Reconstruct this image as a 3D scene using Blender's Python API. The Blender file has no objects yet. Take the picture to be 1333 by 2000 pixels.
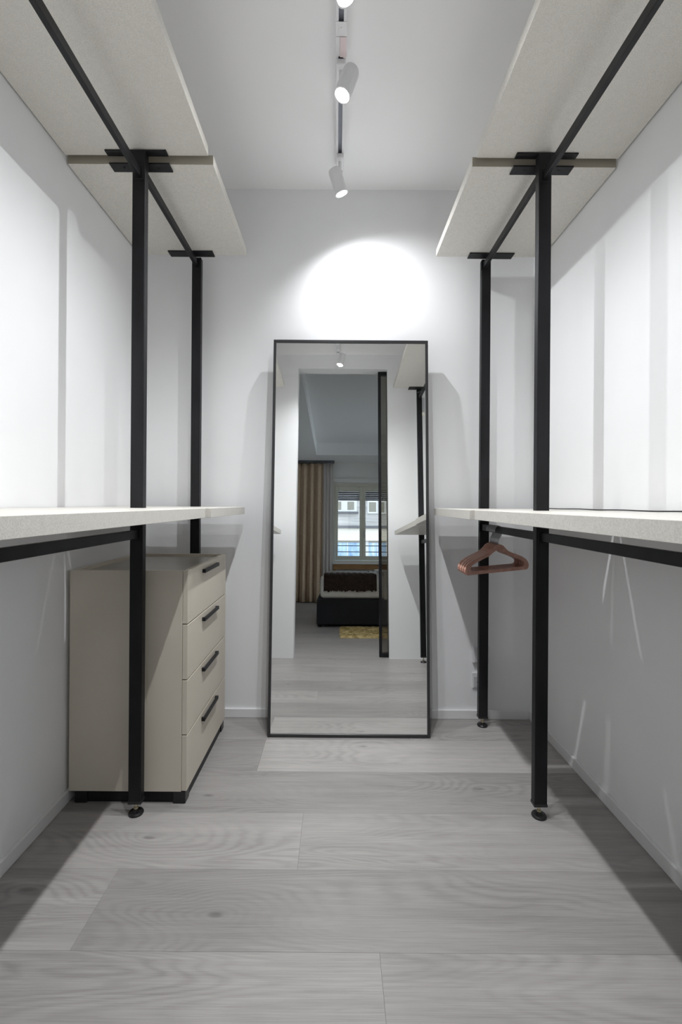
import bpy, bmesh, math, random
from mathutils import Vector, Matrix

# ---------------------------------------------------------------- camera, world, exposure
SC = bpy.context.scene
COL = SC.collection
CAM_H, F_PX, ROLL = 1.10, 889.0, 0.007
cam = bpy.data.cameras.new('camera'); cam_o = bpy.data.objects.new('camera', cam); COL.objects.link(cam_o)
cam.sensor_fit = 'VERTICAL'; cam.sensor_height = 36.0
cam.lens = F_PX / 2000.0 * 36.0
cam.shift_x = 8.5 / 2000.0; cam.shift_y = -17.0 / 2000.0
cam.clip_start = 0.05; cam.clip_end = 200
right = Vector((math.cos(ROLL), 0, math.sin(ROLL))); up = Vector((-math.sin(ROLL), 0, math.cos(ROLL))); back = Vector((0, -1, 0))
cam_o.matrix_world = Matrix((
    (right.x, up.x, back.x, 0), (right.y, up.y, back.y, 0), (right.z, up.z, back.z, CAM_H), (0, 0, 0, 1)))
SC.camera = cam_o

W = bpy.data.worlds.new('daylight'); SC.world = W; W.use_nodes = True
wn = W.node_tree.nodes; wn['Background'].inputs[0].default_value = (0.80, 0.90, 1.0, 1); wn['Background'].inputs[1].default_value = 3.2
SC.view_settings.view_transform = 'Standard'; SC.view_settings.look = 'None'
SC.view_settings.gamma = 1.0; SC.view_settings.use_curve_mapping = False
SC.view_settings.exposure = 0.0
SC.cycles.max_bounces = 16; SC.cycles.diffuse_bounces = 12; SC.cycles.glossy_bounces = 6; SC.cycles.transparent_max_bounces = 12
LAMP_W = 60.0           # watts of each ceiling spotlight

# ---------------------------------------------------------------- measures (metres)
XL, XR, YB, YF, ZC = -0.985, 1.005, 2.34, 0.40, 2.712     # room
YD = 0.28                                               # bedroom face of the door wall
BX0, BX1, BYW, BZ = -1.7, 2.8, -4.90, 2.86              # bedroom
R = math.radians

# ---------------------------------------------------------------- helpers
def principled(name, col, rough=0.5, metal=0.0, spec=0.5):
    m = bpy.data.materials.new(name); m.use_nodes = True
    b = m.node_tree.nodes['Principled BSDF']
    b.inputs['Base Color'].default_value = (*col, 1); b.inputs['Roughness'].default_value = rough
    b.inputs['Metallic'].default_value = metal; b.inputs['Specular IOR Level'].default_value = spec
    m.diffuse_color = (*col, 1)
    return m

def nd(m, t, **kw):
    n = m.node_tree.nodes.new(t)
    for k, v in kw.items():
        if k.startswith('i_'): n.inputs[int(k[2:]) if k[2:].isdigit() else k[2:]].default_value = v
        else: setattr(n, k, v)
    return n

def ln(m, a, b): m.node_tree.links.new(a, b)

def mth(m, op, a, b=None, c=None):
    n = m.node_tree.nodes.new('ShaderNodeMath'); n.operation = op
    for i, v in enumerate((a, b, c)):
        if v is None: continue
        if isinstance(v, (int, float)): n.inputs[i].default_value = v
        else: ln(m, v, n.inputs[i])
    return n.outputs[0]

def maprange(m, v, a, b, c, d):
    n = m.node_tree.nodes.new('ShaderNodeMapRange')
    ln(m, v, n.inputs[0])
    for i, x in enumerate((a, b, c, d)): n.inputs[i + 1].default_value = x
    return n.outputs[0]

def noisy(name, c1, c2, scale, rough=0.6, bump=0.0, detail=3, stretch=(1, 1, 1), lo=.35, hi=.65, spec=0.5, dist=0.002, coord='Object'):
    m = principled(name, c1, rough, spec=spec); b = m.node_tree.nodes['Principled BSDF']
    tc = nd(m, 'ShaderNodeTexCoord'); mp = nd(m, 'ShaderNodeMapping'); mp.inputs['Scale'].default_value = stretch
    ln(m, tc.outputs[coord], mp.inputs[0])
    n = nd(m, 'ShaderNodeTexNoise'); n.inputs['Scale'].default_value = scale; n.inputs['Detail'].default_value = detail
    ln(m, mp.outputs[0], n.inputs['Vector'])
    r = nd(m, 'ShaderNodeValToRGB'); r.color_ramp.elements[0].position = lo; r.color_ramp.elements[1].position = hi
    r.color_ramp.elements[0].color = (*c1, 1); r.color_ramp.elements[1].color = (*c2, 1)
    ln(m, n.outputs[0], r.inputs[0]); ln(m, r.outputs[0], b.inputs['Base Color'])
    if bump:
        bp = nd(m, 'ShaderNodeBump'); bp.inputs['Strength'].default_value = bump; bp.inputs['Distance'].default_value = dist
        ln(m, n.outputs[0], bp.inputs['Height']); ln(m, bp.outputs[0], b.inputs['Normal'])
    return m

def emis(name, col, s):
    m = bpy.data.materials.new(name); m.use_nodes = True; t = m.node_tree; t.nodes.clear()
    e = t.nodes.new('ShaderNodeEmission'); e.inputs[0].default_value = (*col, 1); e.inputs[1].default_value = s
    o = t.nodes.new('ShaderNodeOutputMaterial'); t.links.new(e.outputs[0], o.inputs[0]); return m

def glass_mat(name, tint, gloss=0.12):
    m = bpy.data.materials.new(name); m.use_nodes = True; t = m.node_tree; t.nodes.clear()
    tr = t.nodes.new('ShaderNodeBsdfTransparent'); tr.inputs[0].default_value = (*tint, 1)
    gl = t.nodes.new('ShaderNodeBsdfGlossy'); gl.inputs['Roughness'].default_value = 0.02; gl.inputs[0].default_value = (.9, .9, .9, 1)
    fr = t.nodes.new('ShaderNodeFresnel'); fr.inputs[0].default_value = 1.45
    mx = t.nodes.new('ShaderNodeMixShader'); o = t.nodes.new('ShaderNodeOutputMaterial')
    t.links.new(fr.outputs[0], mx.inputs[0]); t.links.new(tr.outputs[0], mx.inputs[1]); t.links.new(gl.outputs[0], mx.inputs[2])
    t.links.new(mx.outputs[0], o.inputs[0]); return m

def finish(bm, name, mat, parent=None, smooth=False, loc=None, bevel=0):
    me = bpy.data.meshes.new(name)
    bmesh.ops.recalc_face_normals(bm, faces=bm.faces)
    if smooth:
        for f in bm.faces: f.smooth = True
    bm.to_mesh(me); bm.free()
    o = bpy.data.objects.new(name, me); COL.objects.link(o)
    if mat: me.materials.append(mat)
    if loc is not None: o.location = loc
    if parent is not None: o.parent = parent
    if smooth == 'auto':
        me.shade_smooth() if hasattr(me, 'shade_smooth') else None
    return o

def add_box(bm, a, b, bev=0.0, seg=1, mat=None):
    """box between corners a and b"""
    lo = Vector([min(a[i], b[i]) for i in range(3)]); hi = Vector([max(a[i], b[i]) for i in range(3)])
    r = bmesh.ops.create_cube(bm, size=1.0); vs = r['verts']
    for v in vs: v.co = Vector(((v.co[i] + .5) * (hi[i] - lo[i]) + lo[i]) for i in range(3))
    if bev:
        es = list({e for v in vs for e in v.link_edges})
        r2 = bmesh.ops.bevel(bm, geom=es, offset=bev, segments=seg, affect='EDGES', profile=.5)
        vs = list({v for f in r2['faces'] for v in f.verts} | {v for v in vs if v.is_valid})
    if mat is not None:
        for v in vs: v.co = mat @ v.co
    return vs

def box(name, a, b, mat, parent=None, bev=0.0, seg=1):
    bm = bmesh.new(); add_box(bm, a, b, bev, seg); return finish(bm, name, mat, parent)

def add_cyl(bm, p, q, r1, r2=None, n=20, caps=True):
    p, q = Vector(p), Vector(q); d = q - p
    M = Matrix.Translation((p + q) / 2) @ d.to_track_quat('Z', 'Y').to_matrix().to_4x4()
    bmesh.ops.create_cone(bm, cap_ends=caps, segments=n, radius1=r1, radius2=r1 if r2 is None else r2, depth=d.length, matrix=M)

def add_lathe(bm, prof, n=24, M=Matrix.Identity(4)):
    """profile of (radius, z) turned about local z"""
    rings = []
    for r, z in prof:
        rings.append([bm.verts.new(M @ Vector((max(r, 1e-5) * math.cos(2 * math.pi * k / n), max(r, 1e-5) * math.sin(2 * math.pi * k / n), z))) for k in range(n)])
    for a, b in zip(rings, rings[1:]):
        for k in range(n): bm.faces.new((a[k], a[(k + 1) % n], b[(k + 1) % n], b[k]))
    bm.faces.new(rings[0][::-1]); bm.faces.new(rings[-1])

def add_tube(bm, pts, r, n=8):
    pts = [Vector(p) for p in pts]; rings = []
    up0 = None
    for i, p in enumerate(pts):
        t = (pts[min(i + 1, len(pts) - 1)] - pts[max(i - 1, 0)]).normalized()
        if up0 is None: up0 = t.orthogonal().normalized()
        up0 = (up0 - t * up0.dot(t)).normalized(); s = t.cross(up0)
        rr = r[i] if isinstance(r, (list, tuple)) else r
        rings.append([bm.verts.new(p + (up0 * math.cos(2 * math.pi * k / n) + s * math.sin(2 * math.pi * k / n)) * rr) for k in range(n)])
    for a, b in zip(rings, rings[1:]):
        for k in range(n): bm.faces.new((a[k], a[(k + 1) % n], b[(k + 1) % n], b[k]))
    bm.faces.new(rings[0][::-1]); bm.faces.new(rings[-1])

def add_prism(bm, poly, z0, z1):
    a = [bm.verts.new((x, y, z0)) for x, y in poly]; b = [bm.verts.new((x, y, z1)) for x, y in poly]
    bm.faces.new(a[::-1]); bm.faces.new(b)
    for i in range(len(poly)): j = (i + 1) % len(poly); bm.faces.new((a[i], a[j], b[j], b[i]))

def tag(o, label=None, cat=None, group=None, kind=None):
    if label: o['label'] = label
    if cat: o['category'] = cat
    if group: o['group'] = group
    if kind: o['kind'] = kind
    return o

def thing(name, label, cat, loc=(0, 0, 0), group=None, rz=0):
    o = bpy.data.objects.new(name, None); COL.objects.link(o); o.location = loc; o.rotation_euler = (0, 0, rz); o.empty_display_size = .05
    return tag(o, label, cat, group)

def under(o, parent):
    """parent an object built in world space to an unrotated empty, keeping it where it is"""
    o.parent = parent; o.location = Vector(o.location) - Vector(parent.location); return o

def struct(o): o['kind'] = 'structure'; return o

# ---------------------------------------------------------------- materials
M_WALL = noisy('white_wall_paint', (.85, .855, .865), (.87, .875, .885), 3.0, .75, .04, 4, spec=.25)
M_CEIL = principled('ceiling_paint', (.93, .93, .935), .8, spec=.2)
M_SKIRT = principled('white_skirting', (.80, .80, .81), .45)
M_BWALL = principled('bedroom_paint', (.80, .78, .75), .8, spec=.2)
M_BLACK = noisy('black_powder_coat', (.008, .008, .009), (.015, .015, .018), 14, .42, .08, 4, (1, 1, .3), spec=.26)
M_BLACKPL = principled('black_plastic', (.012, .012, .013), .35)
M_STEEL = principled('zinc_steel', (.55, .50, .36), .35, 1)
M_HOOK = principled('hook_chrome', (.50, .52, .55), .38, .7)
M_CHEST = noisy('greige_lacquer', (.625, .575, .485), (.645, .595, .505), 5, .42, 0, 2)
M_CHESTTOP = noisy('greige_top', (.43, .40, .355), (.47, .44, .39), 4, .3, 0, 3, (1, 6, 1))
M_MFRAME = principled('mirror_frame_black', (.03, .03, .032), .3)
M_MIRROR = principled('mirror_silver', (.90, .91, .90), 0.0, 1)
M_HANG = noisy('rose_gold_plastic', (.42, .22, .17), (.52, .29, .23), 30, .28, 0, 2)
M_TRACK = principled('track_white', (.80, .80, .81), .35)
M_GROOVE = principled('track_groove', (.33, .35, .40), .5)
M_PINK = principled('connector_pink', (.80, .68, .68), .4)
M_LENS = emis('lit_lens', (1, .985, .96), 45)
M_SOCK = principled('socket_white', (.75, .75, .77), .3)
M_SOCKD = principled('socket_hole', (.12, .12, .13), .5)
M_CABLE = principled('cable_black', (.02, .02, .02), .5)
M_EDGE = principled('board_end_taupe', (.33, .30, .245), .5)
M_CARD = noisy('tag_card', (.75, .74, .66), (.8, .79, .7), 10, .6)
M_WFRAME = principled('window_frame_cream', (.68, .66, .56), .4)
M_GLASS = glass_mat('window_glass', (.97, .98, .98))
M_TINT = glass_mat('smoked_glass', (.62, .60, .56))
M_WOODP = noisy('brown_wood', (.24, .12, .045), (.34, .18, .07), 6, .45, 0, 4, (1, 12, 12))
M_BEDBASE = noisy('black_fabric', (.006, .007, .010), (.012, .013, .017), 60, .85, .3, 3)
M_SHEET = noisy('white_linen', (.66, .64, .60), (.76, .74, .70), 9, .85, .5, 4, dist=.01)
M_FUR = noisy('brown_fur', (.012, .006, .004), (.045, .026, .017), 45, .9, .8, 5, (1.6, 1, 1), dist=.008)
M_GREYTHROW = noisy('grey_throw', (.30, .28, .27), (.40, .38, .37), 20, .9, .5, 4)
M_RUG = noisy('gold_shag', (.22, .15, .03), (.70, .55, .27), 16, .8, .8, 5, dist=.01)
M_CURT = noisy('brown_curtain', (.46, .35, .25), (.52, .40, .29), 40, .85, .1, 2)
M_SHUT = principled('shutter_slats', (.16, .17, .20), .5)
M_FACADE = noisy('facade_grey_brick', (.30, .29, .285), (.42, .41, .40), 1.2, .9, 0, 6, (.4, .4, 8))
M_FACWHITE = principled('facade_white', (.55, .55, .55), .8)
M_FACCREAM = principled('facade_cream', (.62, .58, .52), .8)
M_FACBLUE = noisy('facade_blue_glass', (.15, .27, .46), (.42, .54, .66), .9, .15, 0, 4, (3, 1, 1))
M_FACDARK = principled('facade_dark', (.10, .10, .11), .7)
M_BLIND = principled('facade_blind', (.20, .19, .16), .7)
M_RAD = principled('radiator_white', (.62, .60, .60), .5)

def shelf_material():
    m = principled('speckled_shelf_board', (.6, .58, .53), .42); b = m.node_tree.nodes['Principled BSDF']
    tc = nd(m, 'ShaderNodeTexCoord')
    n1 = nd(m, 'ShaderNodeTexNoise'); n1.inputs['Scale'].default_value = 340; n1.inputs['Detail'].default_value = 2
    n2 = nd(m, 'ShaderNodeTexNoise'); n2.inputs['Scale'].default_value = 70; n2.inputs['Detail'].default_value = 4; n2.inputs['Distortion'].default_value = 1
    ln(m, tc.outputs['Object'], n1.inputs['Vector']); ln(m, tc.outputs['Object'], n2.inputs['Vector'])
    a = maprange(m, n1.outputs[0], .35, .65, .0, 1.); c = maprange(m, n2.outputs[0], .35, .65, 0, 1)
    s = mth(m, 'ADD', mth(m, 'MULTIPLY', a, .75), mth(m, 'MULTIPLY', c, .25))
    r = nd(m, 'ShaderNodeValToRGB'); r.color_ramp.elements[0].color = (.58, .555, .505, 1); r.color_ramp.elements[1].color = (.72, .70, .65, 1)
    ln(m, s, r.inputs[0]); ln(m, r.outputs[0], b.inputs['Base Color'])
    return m
M_SHELF = shelf_material()

def plank_material(name='grey_oak_plank', knot=None):
    m = principled(name, (.4, .4, .4), .42); b = m.node_tree.nodes['Principled BSDF']
    tc = nd(m, 'ShaderNodeTexCoord'); oi = nd(m, 'ShaderNodeObjectInfo')
    off = nd(m, 'ShaderNodeCombineXYZ'); ln(m, mth(m, 'MULTIPLY', oi.outputs['Random'], 61.0), off.inputs[0]); ln(m, mth(m, 'MULTIPLY', oi.outputs['Random'], 23.0), off.inputs[1])
    add = nd(m, 'ShaderNodeVectorMath', operation='ADD'); ln(m, tc.outputs['Object'], add.inputs[0]); ln(m, off.outputs[0], add.inputs[1])
    def noise(scale, detail, dist=0.0, rough=.5):
        mp = nd(m, 'ShaderNodeMapping'); mp.inputs['Scale'].default_value = scale; ln(m, add.outputs[0], mp.inputs[0])
        n = nd(m, 'ShaderNodeTexNoise'); n.inputs['Scale'].default_value = 1; n.inputs['Detail'].default_value = detail; n.inputs['Distortion'].default_value = dist; n.inputs['Roughness'].default_value = rough
        ln(m, mp.outputs[0], n.inputs['Vector']); return n.outputs[0]
    # sparse knots
    mp = nd(m, 'ShaderNodeMapping'); mp.inputs['Scale'].default_value = (1.1, 3.2, 1); ln(m, add.outputs[0], mp.inputs[0])
    vo = nd(m, 'ShaderNodeTexVoronoi'); vo.inputs['Scale'].default_value = 1; vo.voronoi_dimensions = '2D'; ln(m, mp.outputs[0], vo.inputs['Vector'])
    sep = nd(m, 'ShaderNodeSeparateColor'); ln(m, vo.outputs['Color'], sep.inputs[0])
    has = mth(m, 'GREATER_THAN', sep.outputs[0], .80)
    d = vo.outputs['Distance']
    if knot:   # a large knot at a fixed place on this one plank
        sx = nd(m, 'ShaderNodeSeparateXYZ'); ln(m, tc.outputs['Object'], sx.inputs[0])
        dx = mth(m, 'MULTIPLY', mth(m, 'SUBTRACT', sx.outputs[0], knot[0]), 1.9)
        dy = mth(m, 'MULTIPLY', mth(m, 'SUBTRACT', sx.outputs[1], knot[1]), 4.2)
        d = mth(m, 'SQRT', mth(m, 'ADD', mth(m, 'MULTIPLY', dx, dx), mth(m, 'MULTIPLY', dy, dy)))
        has = mth(m, 'ADD', 0.0, 1.0)
    w = mth(m, 'POWER', maprange(m, d, 0, .75, 1, 0), 2.0)
    field = mth(m, 'ADD', mth(m, 'MULTIPLY', noise((.75, 5.0, 1), 2.2, .5, .42), 1.15), mth(m, 'MULTIPLY', mth(m, 'MULTIPLY', w, has), .34))
    rings = mth(m, 'SINE', mth(m, 'ADD', mth(m, 'MULTIPLY', field, 150.0), mth(m, 'MULTIPLY', noise((9, 60, 1), 3, .4), 5.0)))
    rings = mth(m, 'POWER', mth(m, 'MULTIPLY', mth(m, 'ADD', rings, 1.0), .5), 1.6)
    ringmask = maprange(m, noise((1.1, 6, 1), 2), .44, .60, .22, 1.0)
    fib = noise((5, 330, 1), 3, 0, .65)
    streak = noise((1.3, 38, 1), 4)
    blot = noise((2.2, 7, 1), 3, .3)
    core = mth(m, 'MULTIPLY', has, maprange(m, d, .008, .055 if knot else .030, 1, 0))
    pore = maprange(m, noise((14, 420, 1), 1), .60, .72, 0, 1)
    v = mth(m, 'ADD', 1.0, mth(m, 'MULTIPLY', mth(m, 'MULTIPLY', rings, ringmask), -.15))
    v = mth(m, 'ADD', v, mth(m, 'MULTIPLY', mth(m, 'SUBTRACT', fib, .5), .56))
    v = mth(m, 'ADD', v, mth(m, 'MULTIPLY', mth(m, 'SUBTRACT', streak, .5), .42))
    v = mth(m, 'ADD', v, mth(m, 'MULTIPLY', mth(m, 'SUBTRACT', blot, .5), .34))
    v = mth(m, 'SUBTRACT', v, mth(m, 'MULTIPLY', pore, .08))
    v = mth(m, 'SUBTRACT', v, mth(m, 'MULTIPLY', core, .38))
    if knot: v = mth(m, 'SUBTRACT', v, mth(m, 'MULTIPLY', w, .10))
    mul = nd(m, 'ShaderNodeVectorMath', operation='SCALE'); ln(m, oi.outputs['Color'], mul.inputs[0]); ln(m, v, mul.inputs['Scale'])
    ln(m, mul.outputs[0], b.inputs['Base Color'])
    bp = nd(m, 'ShaderNodeBump'); bp.inputs['Strength'].default_value = .12; bp.inputs['Distance'].default_value = .001
    ln(m, v, bp.inputs['Height']); ln(m, bp.outputs[0], b.inputs['Normal'])
    return m
M_PLANK = plank_material()

# ---------------------------------------------------------------- setting: dressing room shell
floor = struct(box('floor', (BX0 - .2, BYW - .2, -.10), (BX1 + .2, YB + .15, -.010), principled('floor_bed', (.22, .22, .22), .9)))
PW, Y0 = .2505, 1.866
rng = random.Random(5)
def plank(x0, x1, y0, y1, tone, mat=None):
    bm = bmesh.new(); add_box(bm, (0, .00015, -.010), (x1 - x0 - .0003, y1 - y0 - .00015, 0), .0003)
    o = finish(bm, 'plank', mat or M_PLANK, floor); o.location = (x0, y0, 0)
    tone = (.5 + (tone - .5) * .72) * .645
    o.color = (tone * 1.03, tone * .985, tone * .955, 1)
    return o
KNOT_X, KNOT_Y = -.315, 1.215
fixed = {0: ([-.32], [.43, .66]), -1: ([], [.435]), -2: ([-.11], [.60, .525]), -3: ([-.646], [.55, .43]), -4: ([.113], [.54, .52]),
         -5: ([-.5, .7], [.5, .55, .47]), 1: ([.35], [.47, .58])}
for k in range(2, -28, -1):
    a, b = Y0 + PW * k, Y0 + PW * (k + 1)
    if a < BYW: a = BYW
    if b < BYW + .02: break
    b = min(b, YB)
    if a >= YB: continue
    wide = b < .37
    x0, x1 = (BX0, BX1) if wide else (XL, XR)
    if k in fixed: cuts, tones = fixed[k]
    else:
        c = x0 + rng.uniform(.3, 1.4); cuts = []
        while c < x1 - .25: cuts.append(c); c += 1.52
        tones = [rng.uniform(.44, .56) for _ in range(len(cuts) + 1)]
    xs = [x0] + cuts + [x1]
    for i in range(len(xs) - 1):
        mat = None
        if k == -3 and i == 1: mat = plank_material('grey_oak_plank_knot', (KNOT_X - xs[i], KNOT_Y - a))
        plank(xs[i], xs[i + 1], a, b, tones[i], mat)

struct(box('wall_back', (XL - .12, YB, 0), (XR + .12, YB + .12, ZC + .1), M_WALL))
struct(box('wall_left', (XL - .12, YD, 0), (XL, YB + .06, ZC + .1), M_WALL))
struct(box('wall_right', (XR, YD, 0), (XR + .12, YB + .06, ZC + .1), M_WALL))
struct(box('ceiling', (XL - .2, YD, ZC), (XR + .2, YB + .12, ZC + .2), M_CEIL))
DX0, DX1, DZ = -.360, .457, 2.575
bm = bmesh.new()                                          # door wall with a pocket on the right for the sliding leaf
add_box(bm, (BX0 - .1, YD, 0), (DX0, YF, 3.3)); add_box(bm, (DX0, YD, DZ), (DX1, YF, 3.3))
add_box(bm, (DX1, YD, 0), (BX1 + .1, YD + .03, 3.3)); add_box(bm, (DX1, YF - .04, 0), (XR, YF, 3.3)); add_box(bm, (XR + .12, YD + .03, 0), (BX1 + .1, YF, 3.3))
add_box(bm, (DX1, YD + .03, DZ), (XR + .12, YF - .04, 3.3))
struct(finish(bm, 'wall_front', M_WALL))
def skirting(name, a, b, parent=None):
    return struct(box(name, a, b, M_SKIRT, bev=.002))
skirting('baseboard_back', (XL + .013, YB - .013, 0), (XR - .013, YB, .046))
skirting('baseboard_left', (XL, YF, 0), (XL + .013, YB, .046))
skirting('baseboard_right', (XR - .013, YF, 0), (XR, YB, .046))

# sliding glass door leaf, half pushed into its pocket
door = struct(thing('door_1', None, None, (0, YD + .055, 0)))
lx0, lx1, ly0, ly1 = .377, .99, YD + .038, YD + .070
for nm, a, b in (('door_stile', (lx0, ly0, .006), (lx0 + .024, ly1, DZ - .006)), ('door_stile', (lx1 - .024, ly0, .006), (lx1, ly1, DZ - .006)),
                 ('door_rail', (lx0 + .024, ly0, .006), (lx1 - .024, ly1, .036)), ('door_rail', (lx0 + .024, ly0, DZ - .036), (lx1 - .024, ly1, DZ - .006))):
    under(box(nm, a, b, M_BLACK, bev=.001), door)
under(box('glass_pane', (lx0 + .022, ly0 + .012, .034), (lx1 - .022, ly1 - .012, DZ - .034), M_TINT), door)['label'] = 'smoked glass pane'

# ---------------------------------------------------------------- bedroom behind the doorway (seen in the mirror)
struct(box('wall_bedroom_left', (BX0 - .1, BYW - .1, 0), (BX0, YD, 3.3), M_BWALL))
SW = (-3.9, -1.5, .12, 2.45)                               # added window, out of view, letting in daylight to brighten the bedroom
bm = bmesh.new()
add_box(bm, (BX1, BYW - .1, 0), (BX1 + .1, SW[0], 3.3)); add_box(bm, (BX1, SW[1], 0), (BX1 + .1, YD, 3.3))
add_box(bm, (BX1, SW[0], 0), (BX1 + .1, SW[1], SW[2])); add_box(bm, (BX1, SW[0], SW[3]), (BX1 + .1, SW[1], 3.3))
struct(finish(bm, 'wall_bedroom_right', M_BWALL))
w2 = struct(thing('added_light_window', None, None, (BX1, -2.7, SW[2])))
bm = bmesh.new()
for y0, y1, z0, z1 in ((SW[0], SW[0] + .07, SW[2], SW[3]), (SW[1] - .07, SW[1], SW[2], SW[3]), (-2.75, -2.65, SW[2], SW[3]), (SW[0] + .07, SW[1] - .07, SW[2], SW[2] + .08), (SW[0] + .07, SW[1] - .07, SW[3] - .08, SW[3])):
    add_box(bm, (BX1 + .02, y0, z0), (BX1 + .08, y1, z1), .002)
under(finish(bm, 'window_frame', M_WFRAME), w2)
under(box('pane', (BX1 + .045, SW[0] + .06, SW[2] + .07), (BX1 + .055, SW[1] - .06, SW[3] - .07), M_GLASS), w2)
WX0, WX1, WZ0, WZ1 = -.066, 1.136, .787, 2.413
bm = bmesh.new()
add_box(bm, (BX0 - .1, BYW - .3, 0), (WX0, BYW, 3.3)); add_box(bm, (WX1, BYW - .3, 0), (BX1 + .1, BYW, 3.3))
add_box(bm, (WX0, BYW - .3, 0), (WX1, BYW, WZ0)); add_box(bm, (WX0, BYW - .3, WZ1), (WX1, BYW, 3.3))
struct(finish(bm, 'wall_bedroom_window', M_BWALL))
RX0, RX1, RY0, RY1, RZ = -.40, 2.2, -4.25, -.25, 3.10
bm = bmesh.new()                                          # ceiling with a tray recess
add_box(bm, (BX0 - .1, BYW - .1, BZ), (RX0, YD, BZ + .12)); add_box(bm, (RX1, BYW - .1, BZ), (BX1 + .1, YD, BZ + .12))
add_box(bm, (RX0, BYW - .1, BZ), (RX1, RY0, BZ + .12)); add_box(bm, (RX0, RY1, BZ), (RX1, YD, BZ + .12))
add_box(bm, (RX0 - .05, RY0 - .05, BZ + .12), (RX0, RY1 + .05, RZ)); add_box(bm, (RX1, RY0 - .05, BZ + .12), (RX1 + .05, RY1 + .05, RZ))
add_box(bm, (RX0, RY0 - .05, BZ + .12), (RX1, RY0, RZ)); add_box(bm, (RX0, RY1, BZ + .12), (RX1, RY1 + .05, RZ))
add_box(bm, (BX0 - .1, BYW - .1, RZ), (BX1 + .1, YD, RZ + .3))
struct(finish(bm, 'ceiling_bedroom', principled('bedroom_ceiling', (.86, .855, .85), .8)))
struct(box('trim_shutter_box', (WX0 - .04, BYW, WZ1 + .01), (WX1 + .04, BYW + .05, WZ1 + .10), M_BWALL, bev=.004))
struct(box('trim_sill', (WX0 - .03, BYW - .02, WZ0 - .03), (WX1 + .03, BYW + .06, WZ0 - .001), M_SKIRT, bev=.003))

win = struct(thing('window_1', None, None, (.535, BYW, WZ0)))
fy0, fy1 = BYW - .075, BYW - .005
bm = bmesh.new()
for a, b in (((WX0, WZ0), (WX0 + .035, WZ1)), ((WX1 - .035, WZ0), (WX1, WZ1)), ((WX0 + .035, WZ0), (WX1 - .035, WZ0 + .045)), ((WX0 + .035, WZ1 - .06), (WX1 - .035, WZ1))):
    add_box(bm, (a[0], fy0, a[1]), (b[0], fy1, b[1]), .002)
under(finish(bm, 'window_frame', M_WFRAME), win)
for sx0, sx1 in ((WX0 + .037, .534), (.536, WX1 - .037)):
    bm = bmesh.new(); z0, z1 = WZ0 + .047, WZ1 - .062; w = .059
    px0, px1, pz0, pz1 = sx0 + w, sx1 - w, z0 + .089, z1 - .094
    add_box(bm, (sx0, fy0 + .02, z0), (px0, fy1 + .012, z1), .004); add_box(bm, (px1, fy0 + .02, z0), (sx1, fy1 + .012, z1), .004)
    add_box(bm, (px0, fy0 + .02, z0), (px1, fy1 + .012, pz0), .004); add_box(bm, (px0, fy0 + .02, pz1), (px1, fy1 + .012, z1), .004)
    s = under(finish(bm, 'sash', M_WFRAME), win)
    p = box('pane', (px0 - .004, fy0 + .045, pz0 - .004), (px1 + .004, fy0 + .055, pz1 + .004), M_GLASS); p.parent = s; p.location = -Vector((.535, BYW, WZ0)) - Vector(s.location)
bm = bmesh.new(); add_box(bm, (.555, fy1 + .012, 1.34), (.575, fy1 + .02, 1.44), .002); add_cyl(bm, (.565, fy1 + .02, 1.40), (.565, fy1 + .045, 1.40), .007, n=12)
add_box(bm, (.557, fy1 + .040, 1.28), (.573, fy1 + .052, 1.41), .004)
under(finish(bm, 'window_handle', M_HOOK), win)
sh = thing('roller_shutter', 'grey roller shutter pulled slightly down outside the bedroom window', 'shutter', (.535, BYW - .14, 2.12))
for i in range(9):
    z = 2.075 + i * .038
    under(box('slat', (WX0 + .01, BYW - .15, z), (WX1 - .01, BYW - .135, z + .033), M_SHUT, bev=.004), sh)
gr = thing('window_guard', 'thin dark metal guard rails across the outside of the bedroom window', 'railing', (.535, BYW - .25, 1.0))
for z in (1.01, 1.138):
    bm = bmesh.new(); add_cyl(bm, (WX0, BYW - .25, z), (WX1, BYW - .25, z), .008, n=10); under(finish(bm, 'guard_bar', M_BLACK, smooth=True), gr)

# radiator inside a wooden surround below the sill
rad = thing('radiator', 'white ribbed radiator inside the wooden surround under the bedroom window', 'radiator', (.6, BYW + .05, .1))
for i in range(13):
    x = .06 + i * .085
    under(box('radiator_fin', (x, BYW + .02, .10), (x + .07, BYW + .08, .63), M_RAD, bev=.012, seg=2), rad)
sur = thing('radiator_surround', 'brown wooden frame around the radiator under the bedroom window', 'radiator cover', (.6, BYW, 0))
under(box('top_board', (-.06, BYW + .005, .655), (1.3, BYW + .12, .753), M_WOODP, bev=.003), sur)
for x in (-.06, 1.255): under(box('side_board', (x, BYW + .005, 0), (x + .045, BYW + .12, .654), M_WOODP, bev=.003), sur)

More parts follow.
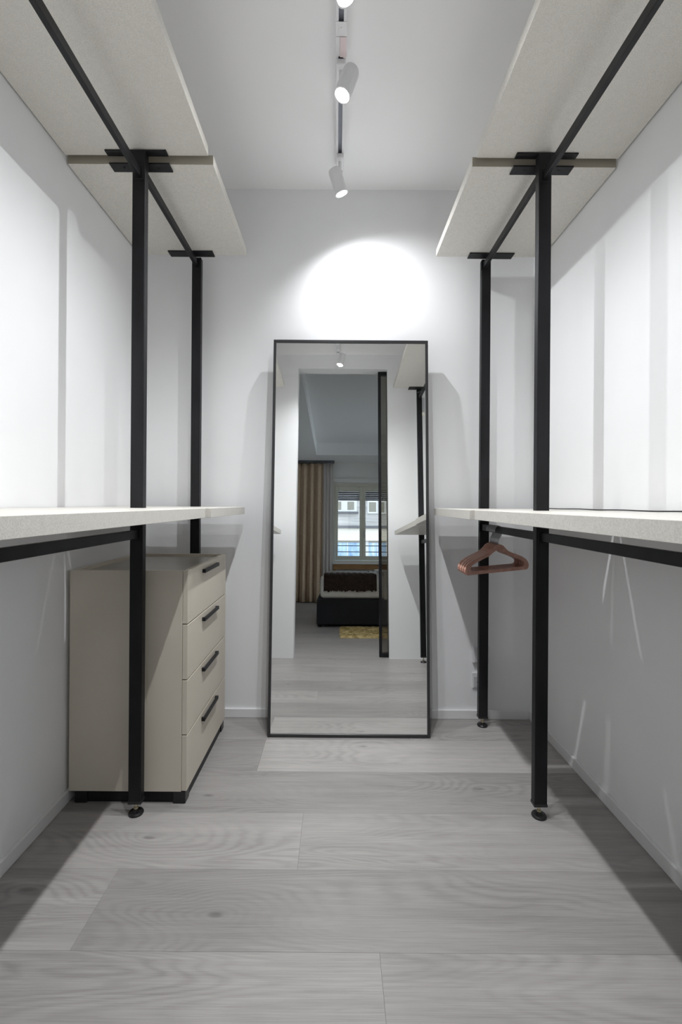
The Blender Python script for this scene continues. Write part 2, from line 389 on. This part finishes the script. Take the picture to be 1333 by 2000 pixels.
# curtains
def curtain(name, x0, x1, y, z0, z1, folds, amp, mat, label, sub=10):
    bm = bmesh.new(); n = folds * sub; rows = 14; r = random.Random(len(name) + folds)
    ph = [r.uniform(-.5, .5) for _ in range(folds + 2)]; am = [r.uniform(.7, 1.2) for _ in range(folds + 2)]
    g = []
    for j in range(rows + 1):
        t = j / rows; z = z0 + (z1 - z0) * t; row = []
        for i in range(n + 1):
            s = i / n; f = s * folds; k = int(f); u = f - k
            a = amp * (am[k] * (1 - u) + am[k + 1] * u) * (1.0 - .45 * t)
            yy = y + a * math.sin(2 * math.pi * f + .5 * (ph[k] * (1 - u) + ph[k + 1] * u)) + .01 * math.sin(3 * t + f)
            xx = x0 + (x1 - x0) * s + .012 * math.sin(4 * math.pi * f) * (1 - t)
            row.append(bm.verts.new((xx, yy, z)))
        g.append(row)
    for j in range(rows):
        for i in range(n): bm.faces.new((g[j][i], g[j][i + 1], g[j + 1][i + 1], g[j + 1][i]))
    o = finish(bm, name, mat, smooth=True); md = o.modifiers.new('thick', 'SOLIDIFY'); md.thickness = .003
    return tag(o, label, 'curtain')
curtain('curtain', -.98, -.28, BYW + .14, .012, 2.80, 5, .05, M_CURT, 'brown pleated floor length curtain left of the bedroom window')
m_sheer = principled('sheer_fabric', (.74, .70, .66), .9)  # sheer cloth made paler, its colour standing in for the window glow
b = m_sheer.node_tree.nodes['Principled BSDF']; b.inputs['Transmission Weight'].default_value = 0
ts = nd(m_sheer, 'ShaderNodeBsdfTranslucent'); ts.inputs[0].default_value = (.85, .84, .84, 1); mx = nd(m_sheer, 'ShaderNodeMixShader'); mx.inputs[0].default_value = .55
out = m_sheer.node_tree.nodes['Material Output']; ln(m_sheer, b.outputs[0], mx.inputs[1]); ln(m_sheer, ts.outputs[0], mx.inputs[2]); ln(m_sheer, mx.outputs[0], out.inputs[0])
curtain('sheer_curtain', -.275, -.075, BYW + .12, .012, 2.80, 3, .025, m_sheer, 'pale thin curtain edge with the window glow put into its colour, beside the bedroom window frame')
rail = tag(box('curtain_rail', (BX0 + .1, BYW + .09, 2.812), (-.05, BYW + .17, 2.858), M_FACDARK, bev=.003), 'dark curtain rail fixed along the bedroom ceiling edge', 'curtain rail')

# bed
bed = thing('bed', 'black upholstered bed with a white mattress by the bedroom window', 'bed', (.9, -2.2, 0))
under(box('bed_base', (-.24, -3.1, .035), (1.95, -1.40, .350), M_BEDBASE, bev=.015, seg=2), bed)
for x, y in ((-.20, -1.46), (1.88, -1.46), (-.20, -3.04), (1.88, -3.04)):
    bm = bmesh.new(); add_cyl(bm, (x, y, 0), (x, y, .035), .022, .028, 14); under(finish(bm, 'leg', M_BLACKPL), bed)
bm = bmesh.new(); add_box(bm, (-.20, -3.06, .351), (1.92, -1.41, .640), .055, 4)
under(finish(bm, 'mattress', M_SHEET, smooth=True), bed)
def draped(name, x0, x1, ytop, yfront, ztop, zlow, th, mat, label, cat, wob=.006, seed=1, nx=40):
    """cloth lying on the bed and hanging over its front edge"""
    r = random.Random(seed); prof = []
    for i in range(13): prof.append((ytop + (yfront - .05 - ytop) * i / 12, ztop))
    for i in range(1, 7):
        a = i / 6 * math.pi / 2; prof.append((yfront - .05 + .05 * math.sin(a), ztop - .05 + .05 * math.cos(a)))
    for i in range(1, 9): prof.append((yfront, ztop - .05 - (ztop - .05 - zlow) * i / 8))
    bm = bmesh.new(); g = []
    for i in range(nx + 1):
        x = x0 + (x1 - x0) * i / nx; e = r.uniform(-1, 1) * wob; w2 = math.sin(i * .9) * wob
        g.append([bm.verts.new((x, y + w2 * .5 + th, z + w2 * .5 + (e * 1.6 if j == len(prof) - 1 else 0) + th)) for j, (y, z) in enumerate(prof)])
    for a, b in zip(g, g[1:]):
        for j in range(len(prof) - 1): bm.faces.new((a[j], b[j], b[j + 1], a[j + 1]))
    o = finish(bm, name, mat, smooth=True); s = o.modifiers.new('thick', 'SOLIDIFY'); s.thickness = th * .9; s.offset = 0
    return tag(o, label, cat)
draped('fur_throw', -.154, .507, -1.95, -1.405, .642, .435, .012, M_FUR, 'dark brown fur throw hanging over the front of the bed', 'throw', .008, 3, 60)
bm = bmesh.new(); add_box(bm, (-.12, -2.85, .6425), (.46, -1.975, .668), .010, 3)
tag(finish(bm, 'grey_blanket', M_GREYTHROW, smooth=True), 'grey folded blanket behind the fur throw on the bed', 'blanket')
draped('white_duvet', .60, 1.95, -2.95, -1.392, .660, .315, .02, M_SHEET, 'white rumpled duvet hanging over the right of the bed', 'duvet', .012, 6)
bm = bmesh.new(); bmesh.ops.create_uvsphere(bm, u_segments=28, v_segments=16, radius=1)
for v in bm.verts:
    c = v.co; sx = math.copysign(abs(c.x) ** .55, c.x); sy = math.copysign(abs(c.y) ** .55, c.y); v.co = (sx * .30, sy * .22, c.z * .075 * (1 - .35 * (sx * sx + sy * sy) / 2))
pil = tag(finish(bm, 'pillow', M_SHEET, smooth=True), 'plump white pillow lying on the duvet at the right of the bed', 'pillow'); pil.location = (.98, -1.75, .785); pil.rotation_euler = (0, 0, .12)
# shag rug
bm = bmesh.new(); r = random.Random(9); nx, ny = 70, 40; g = []
for i in range(nx + 1):
    row = []
    for j in range(ny + 1):
        x = .045 + 1.2 * i / nx; y = -1.36 + .735 * j / ny; e = 0 < i < nx and 0 < j < ny
        row.append(bm.verts.new((x + r.uniform(-.006, .006), y + r.uniform(-.006, .006), (.022 + r.uniform(-.009, .009)) if e else .001)))
    g.append(row)
for i in range(nx):
    for j in range(ny): bm.faces.new((g[i][j], g[i + 1][j], g[i + 1][j + 1], g[i][j + 1]))
tag(finish(bm, 'rug', M_RUG, smooth=True), 'golden shaggy rug on the floor in front of the bed', 'rug')

# building across the street
FY = -28.0
bld = thing('apartment_building', 'pale apartment building with blue shop windows seen through the bedroom window', 'building', (1, FY, -8))
def fac(nm, x0, x1, z0, z1, y0, y1, mat, parent=None):
    o = box(nm, (x0, FY + y0, z0), (x1, FY + y1, z1), mat); o.location = -Vector(bld.location); o.parent = bld
    if parent:
        o.parent = parent; o.location = Vector((0, 0, 0))
    return o
fac('facade_wall', -16, 18, 3.2, 12, -6, 0, M_FACADE); fac('facade_band', -16, 18, 2.25, 3.12, -6, .10, M_FACCREAM)
fac('ledge', -16, 18, 3.12, 3.30, -6, .25, M_FACDARK); fac('ground_floor', -16, 18, -8, 2.25, -6, -.02, M_FACWHITE)
fac('white_panel', -.6, 1.45, 4.30, 5.6, -.05, .06, M_FACWHITE); fac('balcony_ledge', -.6, 1.55, 4.18, 4.30, 0, .22, M_FACDARK)
for x0, x1, z0, z1 in ((-.30, .33, 4.44, 5.03), (.77, 1.25, 4.44, 5.03), (2.31, 2.825, 4.31, 5.0), (3.05, 3.41, 4.28, 5.0)):
    f = fac('window_surround', x0 - .1, x1 + .1, z0 - .12, z1 + .25, .0, .10, M_FACWHITE)
    fac('blind', x0, x1, z0, z1, .09, .12, M_BLIND, f)
for x0, x1 in ((-3.0, 2.05), (2.31, 3.5), (3.8, 5.5)):
    f = fac('shop_window', x0, x1, -.2, 2.22, -.03, .03, M_FACBLUE)
    fac('shop_shade', x0, x1, 2.12, 2.24, .02, .08, M_BLIND, f)
    for k in range(1, 4):
        x = x0 + (x1 - x0) * k / 4; fac('glazing_bar', x - .03, x + .03, -.2, 2.2, .03, .07, M_FACWHITE, f)
tag(box('street_ground', (-40, -60, -8.2), (40, -6, -8), principled('street', (.3, .3, .3), .9)), kind='structure')

# ---------------------------------------------------------------- shelving
PXL, PXR = -.7010, .7225            # post centre lines
PW_, PD_ = .045, .030
Z1, Z2, ZM, TH, THM = 2.338, 2.316, 1.045, .035, .034
POST_Y = {'near the doorway': .575, 'in the middle of the run': 1.607, 'in the back corner': 2.262}

def board(name, x0, x1, y0, y1, z, th, label, notch=None, group=None):
    """a board, with an open notch (xa, xb, depth, end) where a post passes its end"""
    pts = [(x0, y0), (x1, y0), (x1, y1), (x0, y1)]
    bm = bmesh.new()
    if notch:
        xa, xb, d, end = notch
        if end == 'far': pts = [(x0, y0), (x1, y0), (x1, y1), (xb, y1), (xb, y1 - d), (xa, y1 - d), (xa, y1), (x0, y1)]
        else: pts = [(x0, y0), (xa, y0), (xa, y0 + d), (xb, y0 + d), (xb, y0), (x1, y0), (x1, y1), (x0, y1)]
    add_prism(bm, pts, z, z + th)
    bmesh.ops.recalc_face_normals(bm, faces=bm.faces)
    bmesh.ops.bevel(bm, geom=[e for e in bm.edges], offset=.0007, segments=1, affect='EDGES')
    bm.faces.ensure_lookup_table()
    o = finish(bm, name, M_SHELF); o.data.materials.append(M_EDGE if z > 2 else M_SHELF)
    for p in o.data.polygons:                             # board ends carry a plain taupe edge band
        if abs(p.normal.y) > .9: p.material_index = 1
    return tag(o, label, 'shelf', group)
WG = .006
for s, sd in ((-1, 'left'), (1, 'right')):
    wx = XL + WG if s < 0 else XR - WG
    fn, ff = (-.468, -.453) if s < 0 else (.4925, .4804)
    px = PXL if s < 0 else PXR
    ux = sorted((wx, fn)); vx = sorted((wx, ff)); na, nb = px - .0235, px + .0235
    board('shelf_board', ux[0], ux[1], .545, 1.627, Z1, TH, f'upper {sd} speckled beige shelf board, nearer one above the {"chest side" if s<0 else "hanger side"}', group='upper shelf boards')
    board('shelf_board', vx[0], vx[1], 1.640, 2.237, Z2, TH, f'upper {sd} speckled beige shelf board at the back wall', group='upper shelf boards')
    board('shelf_board', ux[0], ux[1], .545, 1.6225, ZM, THM, f'waist high {sd} speckled beige shelf board, nearer long one', (na, nb, .0325, 'far'), group='waist high shelf boards')
    board('shelf_board', vx[0], vx[1], 1.643, 2.240, ZM, THM, f'waist high {sd} shelf board by the back wall, {"above the chest of drawers" if s<0 else "above the hangers"}', group='waist high shelf boards')
    for where, py in POST_Y.items():
        px = (PXL if s < 0 else PXR) + (.0095 if s > 0 and 'corner' in where else 0)
        near = where == 'near the doorway'; mid = where.startswith('in the middle')
        ztop = Z1 - .006 if not where.endswith('corner') else Z2 - .006
        t = thing('steel_post', f'black square steel post on a round foot, {sd} side, {where}', 'post', (px, py, 0), 'black shelving posts')
        zb = .045
        bm = bmesh.new(); hx, hy = PW_ / 2, PD_ / 2
        if near:        # runs beside the board end of the middle shelf
            add_box(bm, (px - hx, .531 - PD_ + .012, zb), (px + hx, .531 + .012, ztop), .0025, 2)
            yy = .528
        else:
            add_box(bm, (px - hx, py - hy, zb), (px + hx, py + hy, ztop), .0025, 2); yy = py
        under(finish(bm, 'post_tube', M_BLACK), t)
        under(box('end_cap', (px - hx - .0012, yy - hy - .0012, zb - .004), (px + hx + .0012, yy + hy + .0012, zb + .006), M_BLACKPL, bev=.001), t)
        bm = bmesh.new(); add_lathe(bm, [(.024, 0), (.0255, .002), (.0255, .006), (.022, .010), (.010, .013), (.008, .016)], 28, Matrix.Translation((px, yy, 0)))
        fo = under(finish(bm, 'leveling_foot', M_BLACKPL), t); fo.data.shade_smooth() if False else None
        bm = bmesh.new(); add_cyl(bm, (px, yy, .014), (px, yy, zb), .0045, n=12); add_cyl(bm, (px, yy, .018), (px, yy, .024), .008, n=6)
        sd_ = finish(bm, 'threaded_stud', M_STEEL); sd_.parent = fo; sd_.location = -Vector(t.location) - Vector(fo.location) + Vector(fo.location)
        sd_.location = -(Vector(t.location)) - Vector(fo.location)
        def plate(y0, y1, zt, half=.108, nm='bracket_plate'):
            cx = px + (.012 if s > 0 else -.016)
            if half < .1: cx = px
            bm = bmesh.new(); add_box(bm, (cx - half, y0, zt - .006), (cx + half, y1, zt - .0004), .0008)
            for q in (-.062, .062):
                if half > .1: add_cyl(bm, (cx + q, (y0 + y1) / 2, zt - .008), (cx + q, (y0 + y1) / 2, zt - .006), .0045, .003, 10)
            under(finish(bm, nm, M_BLACK), t)
        if mid:
            plate(1.598, 1.624, Z1); plate(1.630, 1.672, Z2)
            # small strap joining the two boards of the waist high shelf
            plate(1.6235, 1.672, ZM, .048, 'joint_strap')
        elif near: plate(.516, .580, Z1)
        else: plate(2.197, 2.246, Z2); 
    px = PXL if s < 0 else PXR
    # clothes rails below each board
    ye = .5435
    for spec_ in ((ye, 1.592, 2.252, f'black steel clothes rail under the nearer upper {sd} shelf'), (1.622, 2.247, 2.278, f'black steel clothes rail under the rear upper {sd} shelf'),
                          (ye, 1.592, .987, f'black steel clothes rail under the nearer waist high {sd} shelf'), s > 0 and (1.622, 2.247, .987, f'black steel clothes rail under the rear waist high {sd} shelf' + ', holding the hangers')):
        if not spec_: continue
        ya, yb, zc, lab = spec_
        c = (px, (ya + yb) / 2, zc); t = thing('clothes_rail', lab, 'clothes rail', c, 'black clothes rails')
        under(box('rail_bar', (px - .008, ya + .003, zc - .015), (px + .008, yb - .003, zc + .015), M_BLACK, bev=.0015), t)
        for y in (ya, yb - .003): under(box('rail_flange', (px - .017, y, zc - .024), (px + .017, y + .003, zc + .024), M_BLACK, bev=.001), t)

# ---------------------------------------------------------------- chest of drawers
CX0, CX1, CY0, CY1, CZ0, CZ1 = -.970, -.560, 1.658, 2.225, .045, .850
ch = thing('chest_of_drawers', 'greige four drawer chest with black bar handles under the left shelf', 'chest of drawers', (-.765, 1.94, 0))
P = .018
under(box('side_panel', (CX0, CY0, CZ0), (CX1, CY0 + P, CZ1), M_CHEST, bev=.0008), ch)
under(box('side_panel', (CX0, CY1 - P, CZ0), (CX1, CY1, CZ1), M_CHEST, bev=.0008), ch)
under(box('back_panel', (CX0, CY0 + P, CZ0), (CX0 + P, CY1 - P, CZ1), M_CHEST, bev=.0008), ch)
under(box('bottom_panel', (CX0 + P, CY0 + P, CZ0), (CX1, CY1 - P, CZ0 + P), M_CHEST), ch)
under(box('top_panel', (CX0 + P, CY0 + P, CZ1 - .03), (CX1 - .002, CY1 - P, CZ1 - .012), M_CHESTTOP), ch)['label'] = 'recessed top panel inside a raised rim'
zs = [.850, .655, .452, .251, .045]
for i in range(4):
    z1, z0 = zs[i] - (.0 if i == 0 else .002), zs[i + 1] + .002
    d = under(box('drawer', (CX1 + .001, CY0 + .001, z0), (CX1 + .020, CY1 - .001, z1), M_CHEST, bev=.0012), ch)
    hz = zs[i] - .027
    bm = bmesh.new(); add_box(bm, (CX1 + .0255, 1.835, hz - .0075), (CX1 + .034, 2.050, hz + .0075), .001)
    for y in (1.836, 2.039): add_box(bm, (CX1 + .0195, y, hz - .007), (CX1 + .026, y + .010, hz + .007))
    h = finish(bm, 'handle', M_BLACK); h.parent = d; h.location = -Vector(ch.location) - Vector(d.location) + Vector((0, 0, 0)); h['label'] = 'black bar handle'
bm = bmesh.new(); add_box(bm, (CX0 + .03, CY0 + .012, .0005), (CX1 + .010, CY1 - .012, CZ0 - .0005)); 
under(finish(bm, 'plinth', M_BLACK), ch)
for x in (CX0 + .02, CX1 - .03):
    for y in (CY0 + .002, CY1 - .045): under(box('leg', (x, y, 0), (x + .045, y + .045, CZ0 - .0005), M_BLACKPL, bev=.002), ch)

# ---------------------------------------------------------------- leaning mirror
TILT = R(3.6); MW0, MW1 = -.3175, .4470; MLEN = 1.913; MY = 2.134; FR = .0155; FD = .034
mir = thing('mirror', 'tall black framed mirror leaning on the back wall', 'mirror', (0, MY, 0)); mir.rotation_euler = (-TILT, 0, 0)
zb = math.sin(TILT) * FD * 0 + .0
def mb(nm, a, b, mat, bev=.0012):
    o = box(nm, a, b, mat, bev=bev); o.parent = mir; return o
mb('frame_side', (MW0, 0, zb), (MW0 + FR * .85, FD, MLEN), M_MFRAME); mb('frame_side', (MW1 - FR * .85, 0, zb), (MW1, FD, MLEN), M_MFRAME)
mb('frame_bottom', (MW0 + FR * .85, 0, zb), (MW1 - FR * .85, FD, FR), M_MFRAME); mb('frame_top', (MW0 + FR * .85, 0, MLEN - FR), (MW1 - FR * .85, FD, MLEN), M_MFRAME)
mb('mirror_glass', (MW0 + FR * .8, .004, FR * .9), (MW1 - FR * .8, .010, MLEN - FR * .9), M_MIRROR, 0)['label'] = 'silvered mirror glass'
mb('back_board', (MW0 + FR * .8, .0105, FR * .9), (MW1 - FR * .8, .020, MLEN - FR * .9), M_FACDARK, 0)
mb('wall_spacer', (MW0 + .1, FD, MLEN - .16), (MW0 + .14, FD + .045, MLEN - .12), M_BLACKPL); mb('wall_spacer', (MW1 - .14, FD, MLEN - .16), (MW1 - .10, FD + .045, MLEN - .12), M_BLACKPL)

# ---------------------------------------------------------------- hangers
def hanger_mesh():
    """outline in the x-z plane, hook axis at the origin"""
    hw = .212
    outer = []
    def arc(cx, cz, r, a0, a1, n): return [(cx + r * math.cos(R(a0 + (a1 - a0) * i / n)), cz + r * math.sin(R(a0 + (a1 - a0) * i / n))) for i in range(n + 1)]
    right_o = [(0, -.058), (.018, -.060), (.034, -.068), (.050, -.084), (.066, -.098), (.090, -.108), (.13, -.122), (.165, -.136), (.190, -.150), (.205, -.166), (.212, -.182), (.212, -.196), (.207, -.207), (.196, -.213)]
    right_i = [(0, -.090), (.012, -.0905), (.026, -.096), (.042, -.106), (.062, -.120), (.090, -.130), (.13, -.145), (.155, -.156), (.172, -.166), (.178, -.176), (.176, -.186), (.168, -.192), (.150, -.194)]
    right_o = [(x * .97, -.058 + (z + .058) * .80) for x, z in right_o]; right_i = [(x * .97, -.058 + (z + .058) * .80) for x, z in right_i]
    zb_o, zb_i = right_o[-1][1], right_i[-1][1]
    o = right_o + [(0, zb_o)] + [(-x, z) for x, z in reversed(right_o[1:])]
    i = right_i + [(0, zb_i)] + [(-x, z) for x, z in reversed(right_i[1:])]
    return o, i
def make_hanger():
    t = thing('clothes_hanger', '', 'hanger')
    t['label'] = 'x'
    o, i = hanger_mesh(); bm = bmesh.new(); T = .0036
    ed = []
    for loop in (o, i):
        vs = [bm.verts.new((x, -T, z)) for x, z in loop]
        ed += [bm.edges.new((vs[k], vs[(k + 1) % len(vs)])) for k in range(len(vs))]
    bmesh.ops.triangle_fill(bm, edges=ed, use_beauty=True)
    ext = bmesh.ops.extrude_face_region(bm, geom=list(bm.faces))
    for v in [g for g in ext['geom'] if isinstance(g, bmesh.types.BMVert)]: v.co.y = T
    bmesh.ops.recalc_face_normals(bm, faces=bm.faces)
    sharp = [e for e in bm.edges if len(e.link_faces) == 2 and e.calc_face_angle(0) > 1.2]
    bmesh.ops.bevel(bm, geom=sharp, offset=.0014, segments=2, affect='EDGES')
    finish(bm, 'hanger_body', M_HANG, t)
    bm = bmesh.new(); rr = .0245; pts = [(0, 0, -.062), (0, 0, -.040)]
    pts += [(.002, 0, -.034), (.009, 0, -.0285)]
    for k in range(0, 15): a = R(-50 + 235 * k / 14); pts.append((rr * math.cos(a), 0, rr * math.sin(a)))
    add_tube(bm, pts, .0021, 8); finish(bm, 'hook', M_HOOK, t, smooth=True)['label'] = 'grey metal hook'
    return t
h0 = make_hanger(); HYAW = R(30); NH = 9
hz = .987 + .015 - .0224
for k in range(NH):
    if k == 0: t = h0
    else:
        t = h0.copy(); COL.objects.link(t)
        for c in h0.children:
            d = c.copy(); COL.objects.link(d); d.parent = t
    t.location = (PXR, 2.030 + k * .0134, hz); t.rotation_euler = (0, 0, HYAW + R([0, .6, -.4, .3, -.6, .2, .5, -.3, 0][k]))
    t['group'] = 'rose gold hangers on the right rail'
    t['label'] = 'rose gold hanger at the front of the tight bunch' if k == 0 else ('rose gold hanger at the back of the tight bunch, nearest the wall' if k == NH - 1 else f'rose gold hanger in the tight bunch, {[0,"second","third","fourth","fifth","sixth","seventh","eighth"][k]} from the front')

# ---------------------------------------------------------------- ceiling track and spotlights
TX = .004
tr = thing('lighting_track', 'white ceiling lighting track running down the middle of the ceiling', 'track', (TX, 1.2, ZC))
bm = bmesh.new(); ya, yb = .46, 2.145; zt = ZC - .0005
add_box(bm, (TX - .018, ya, zt - .006), (TX + .018, yb, zt)); add_box(bm, (TX - .018, ya, zt - .028), (TX - .0085, yb, zt - .006)); add_box(bm, (TX + .0085, ya, zt - .028), (TX + .018, yb, zt - .006))
under(finish(bm, 'track_profile', M_TRACK), tr)
under(box('conductor_groove', (TX - .0085, ya + .001, zt - .012), (TX + .0085, yb - .001, zt - .0062), M_GROOVE), tr)
under(box('end_cap', (TX - .0185, yb - .002, zt - .0285), (TX + .0185, yb + .02, zt), M_TRACK, bev=.002), tr)
under(box('track_joint', (TX - .004, 1.543, zt - .031), (TX + .0195, 1.614, zt - .0285), M_PINK, bev=.001), tr)['label'] = 'pale pink joint cover'
bm = bmesh.new(); add_box(bm, (TX - .0185, 1.495, zt - .030), (TX + .0185, 1.542, zt - .0285), .0005); add_cyl(bm, (TX, 1.515, zt - .0315), (TX, 1.515, zt - .030), .003, n=10)
add_box(bm, (TX - .0185, 1.543, zt - .030), (TX - .0045, 1.610, zt - .0285), .0005)
under(finish(bm, 'joint_cover', M_TRACK), tr)

def spot_head(yc, aim, label, ypiv, gain=1.0, beam=124):
    t = thing('track_spotlight', label, 'spotlight', (TX, ypiv, ZC - .03), 'white track spotlights')
    bm = bmesh.new(); add_box(bm, (TX - .0165, ypiv - .03, ZC - .050), (TX + .0165, ypiv + .06, ZC - .0292), .003, 2); under(finish(bm, 'track_adapter', M_TRACK), t)
    aim = Vector(aim).normalized(); piv = Vector((TX, ypiv, ZC - .100))
    bm = bmesh.new(); add_cyl(bm, (TX, ypiv, ZC - .050), piv, .0075, n=14); add_cyl(bm, piv + Vector((-.012, 0, 0)), piv + Vector((.012, 0, 0)), .011, n=16); under(finish(bm, 'stem', M_TRACK), t)
    q = aim.to_track_quat('Z', 'Y').to_matrix().to_4x4()
    c = Vector(yc); back_ = c - aim * .105; M = Matrix.Translation(back_) @ q
    bm = bmesh.new(); n = 30
    add_lathe(bm, [(.0, .0), (.019, .0), (.026, .004), (.029, .012), (.029, .104), (.030, .105), (.030, .108), (.0255, .108), (.0245, .098), (.0, .098)], n, M)
    o = under(finish(bm, 'lamp_housing', M_TRACK), t)
    for p in o.data.polygons: p.use_smooth = True
    o.data.set_sharp_from_angle(angle=R(35))
    bm = bmesh.new(); add_lathe(bm, [(0, .0985), (.0242, .0985), (.0242, .1040), (.017, .1075), (0, .1085)], n, M)
    le = finish(bm, 'lens', M_LENS); le.parent = o; le.location = -Vector(t.location) - Vector(o.location); le['label'] = 'glowing lens'
    for p in le.data.polygons: p.use_smooth = True
    L = bpy.data.lights.new('spot_beam', 'SPOT'); L.energy = LAMP_W * gain; L.spot_size = R(beam); L.spot_blend = 1.0; L.shadow_soft_size = .010; L.color = (.965, .98, 1.0)
    lo = bpy.data.objects.new('spot_beam', L); COL.objects.link(lo); lo.parent = t
    lo.location = c + aim * .008 - Vector(t.location); lo.rotation_euler = (-aim).to_track_quat('Z', 'Y').to_euler()
    return t
spot_head((.010, 1.560, 2.500), (-.32, -.12, -.95), 'white spotlight in the middle of the ceiling track, body leaning right', 1.648, .78)
spot_head((.012, 2.055, 2.500), (.33, .16, -.93), 'white spotlight at the far end of the ceiling track, body leaning left', 2.085, .52, 148)
spot_head((.015, 1.255, 2.500), (.28, -.05, -.95), 'white spotlight just cut off at the top edge of the photo', 1.290)
spot_head((.020, .655, 2.500), (-.24, .10, -.95), 'white spotlight reflected at the top of the mirror', .690, .84)

# ---------------------------------------------------------------- small things
sk = thing('wall_socket', 'white double wall socket low on the back wall, half behind a post', 'socket', (.745, YB, .20))
under(box('socket_plate', (.702, YB - .010, .158), (.785, YB - .0005, .238), M_SOCK, bev=.003, seg=2), sk)
under(box('socket_insert', (.709, YB - .0125, .165), (.778, YB - .010, .219), principled('socket_inner', (.55, .55, .57), .4), bev=.001), sk)
bm = bmesh.new()
for x in (.726, .744, .762): add_cyl(bm, (x, YB - .0132, .192), (x, YB - .0124, .192), .003, n=10)
under(finish(bm, 'socket_holes', M_SOCKD), sk)
sk2 = thing('wall_switch', 'small white wall box above the low socket on the back wall', 'socket', (.745, YB, .34))
under(box('box_body', (.702, YB - .022, .290), (.785, YB - .0005, .375), M_SOCK, bev=.004, seg=2), sk2)
under(box('box_lid', (.708, YB - .026, .297), (.779, YB - .022, .368), M_SOCK, bev=.002), sk2)

bm = bmesh.new(); pts = []
r = random.Random(3)
for i in range(50):
    y = .9 + 1.33 * i / 49; x = .984 - .006 * math.sin(y * 9) ; pts.append((x, y, ZM + THM + .0032 + .0015 * (1 + math.sin(y * 21)) * .5))
add_tube(bm, pts, .0021, 8)
tag(finish(bm, 'power_cable', M_CABLE, smooth=True), 'thin black cable lying along the wall on the right waist high shelf', 'cable')

tg = thing('hanging_tag', 'small metal tag on a wire hanging from the right doorway post bracket', 'tag', (.745, .506, 2.2))
bm = bmesh.new(); pts = [(.752 + .012 * math.cos(a), .556, 2.318 + .012 * math.sin(a)) for a in [R(k * 30) for k in range(13)]]; add_tube(bm, pts, .0012, 6)
add_tube(bm, [(.740, .556, 2.315), (.716, .559, 2.296), (.700, .560, 2.292)], .0012, 6); add_tube(bm, [(.752, .556, 2.306), (.750, .556, 2.27), (.752, .556, 2.24)], .0012, 6)
under(finish(bm, 'wire_loop', M_HOOK, smooth=True), tg)
under(box('tag_body', (.742, .553, 2.115), (.764, .559, 2.245), M_HOOK, bev=.002), tg); under(box('tag_tip', (.741, .552, 2.085), (.765, .560, 2.116), M_CARD, bev=.002), tg)
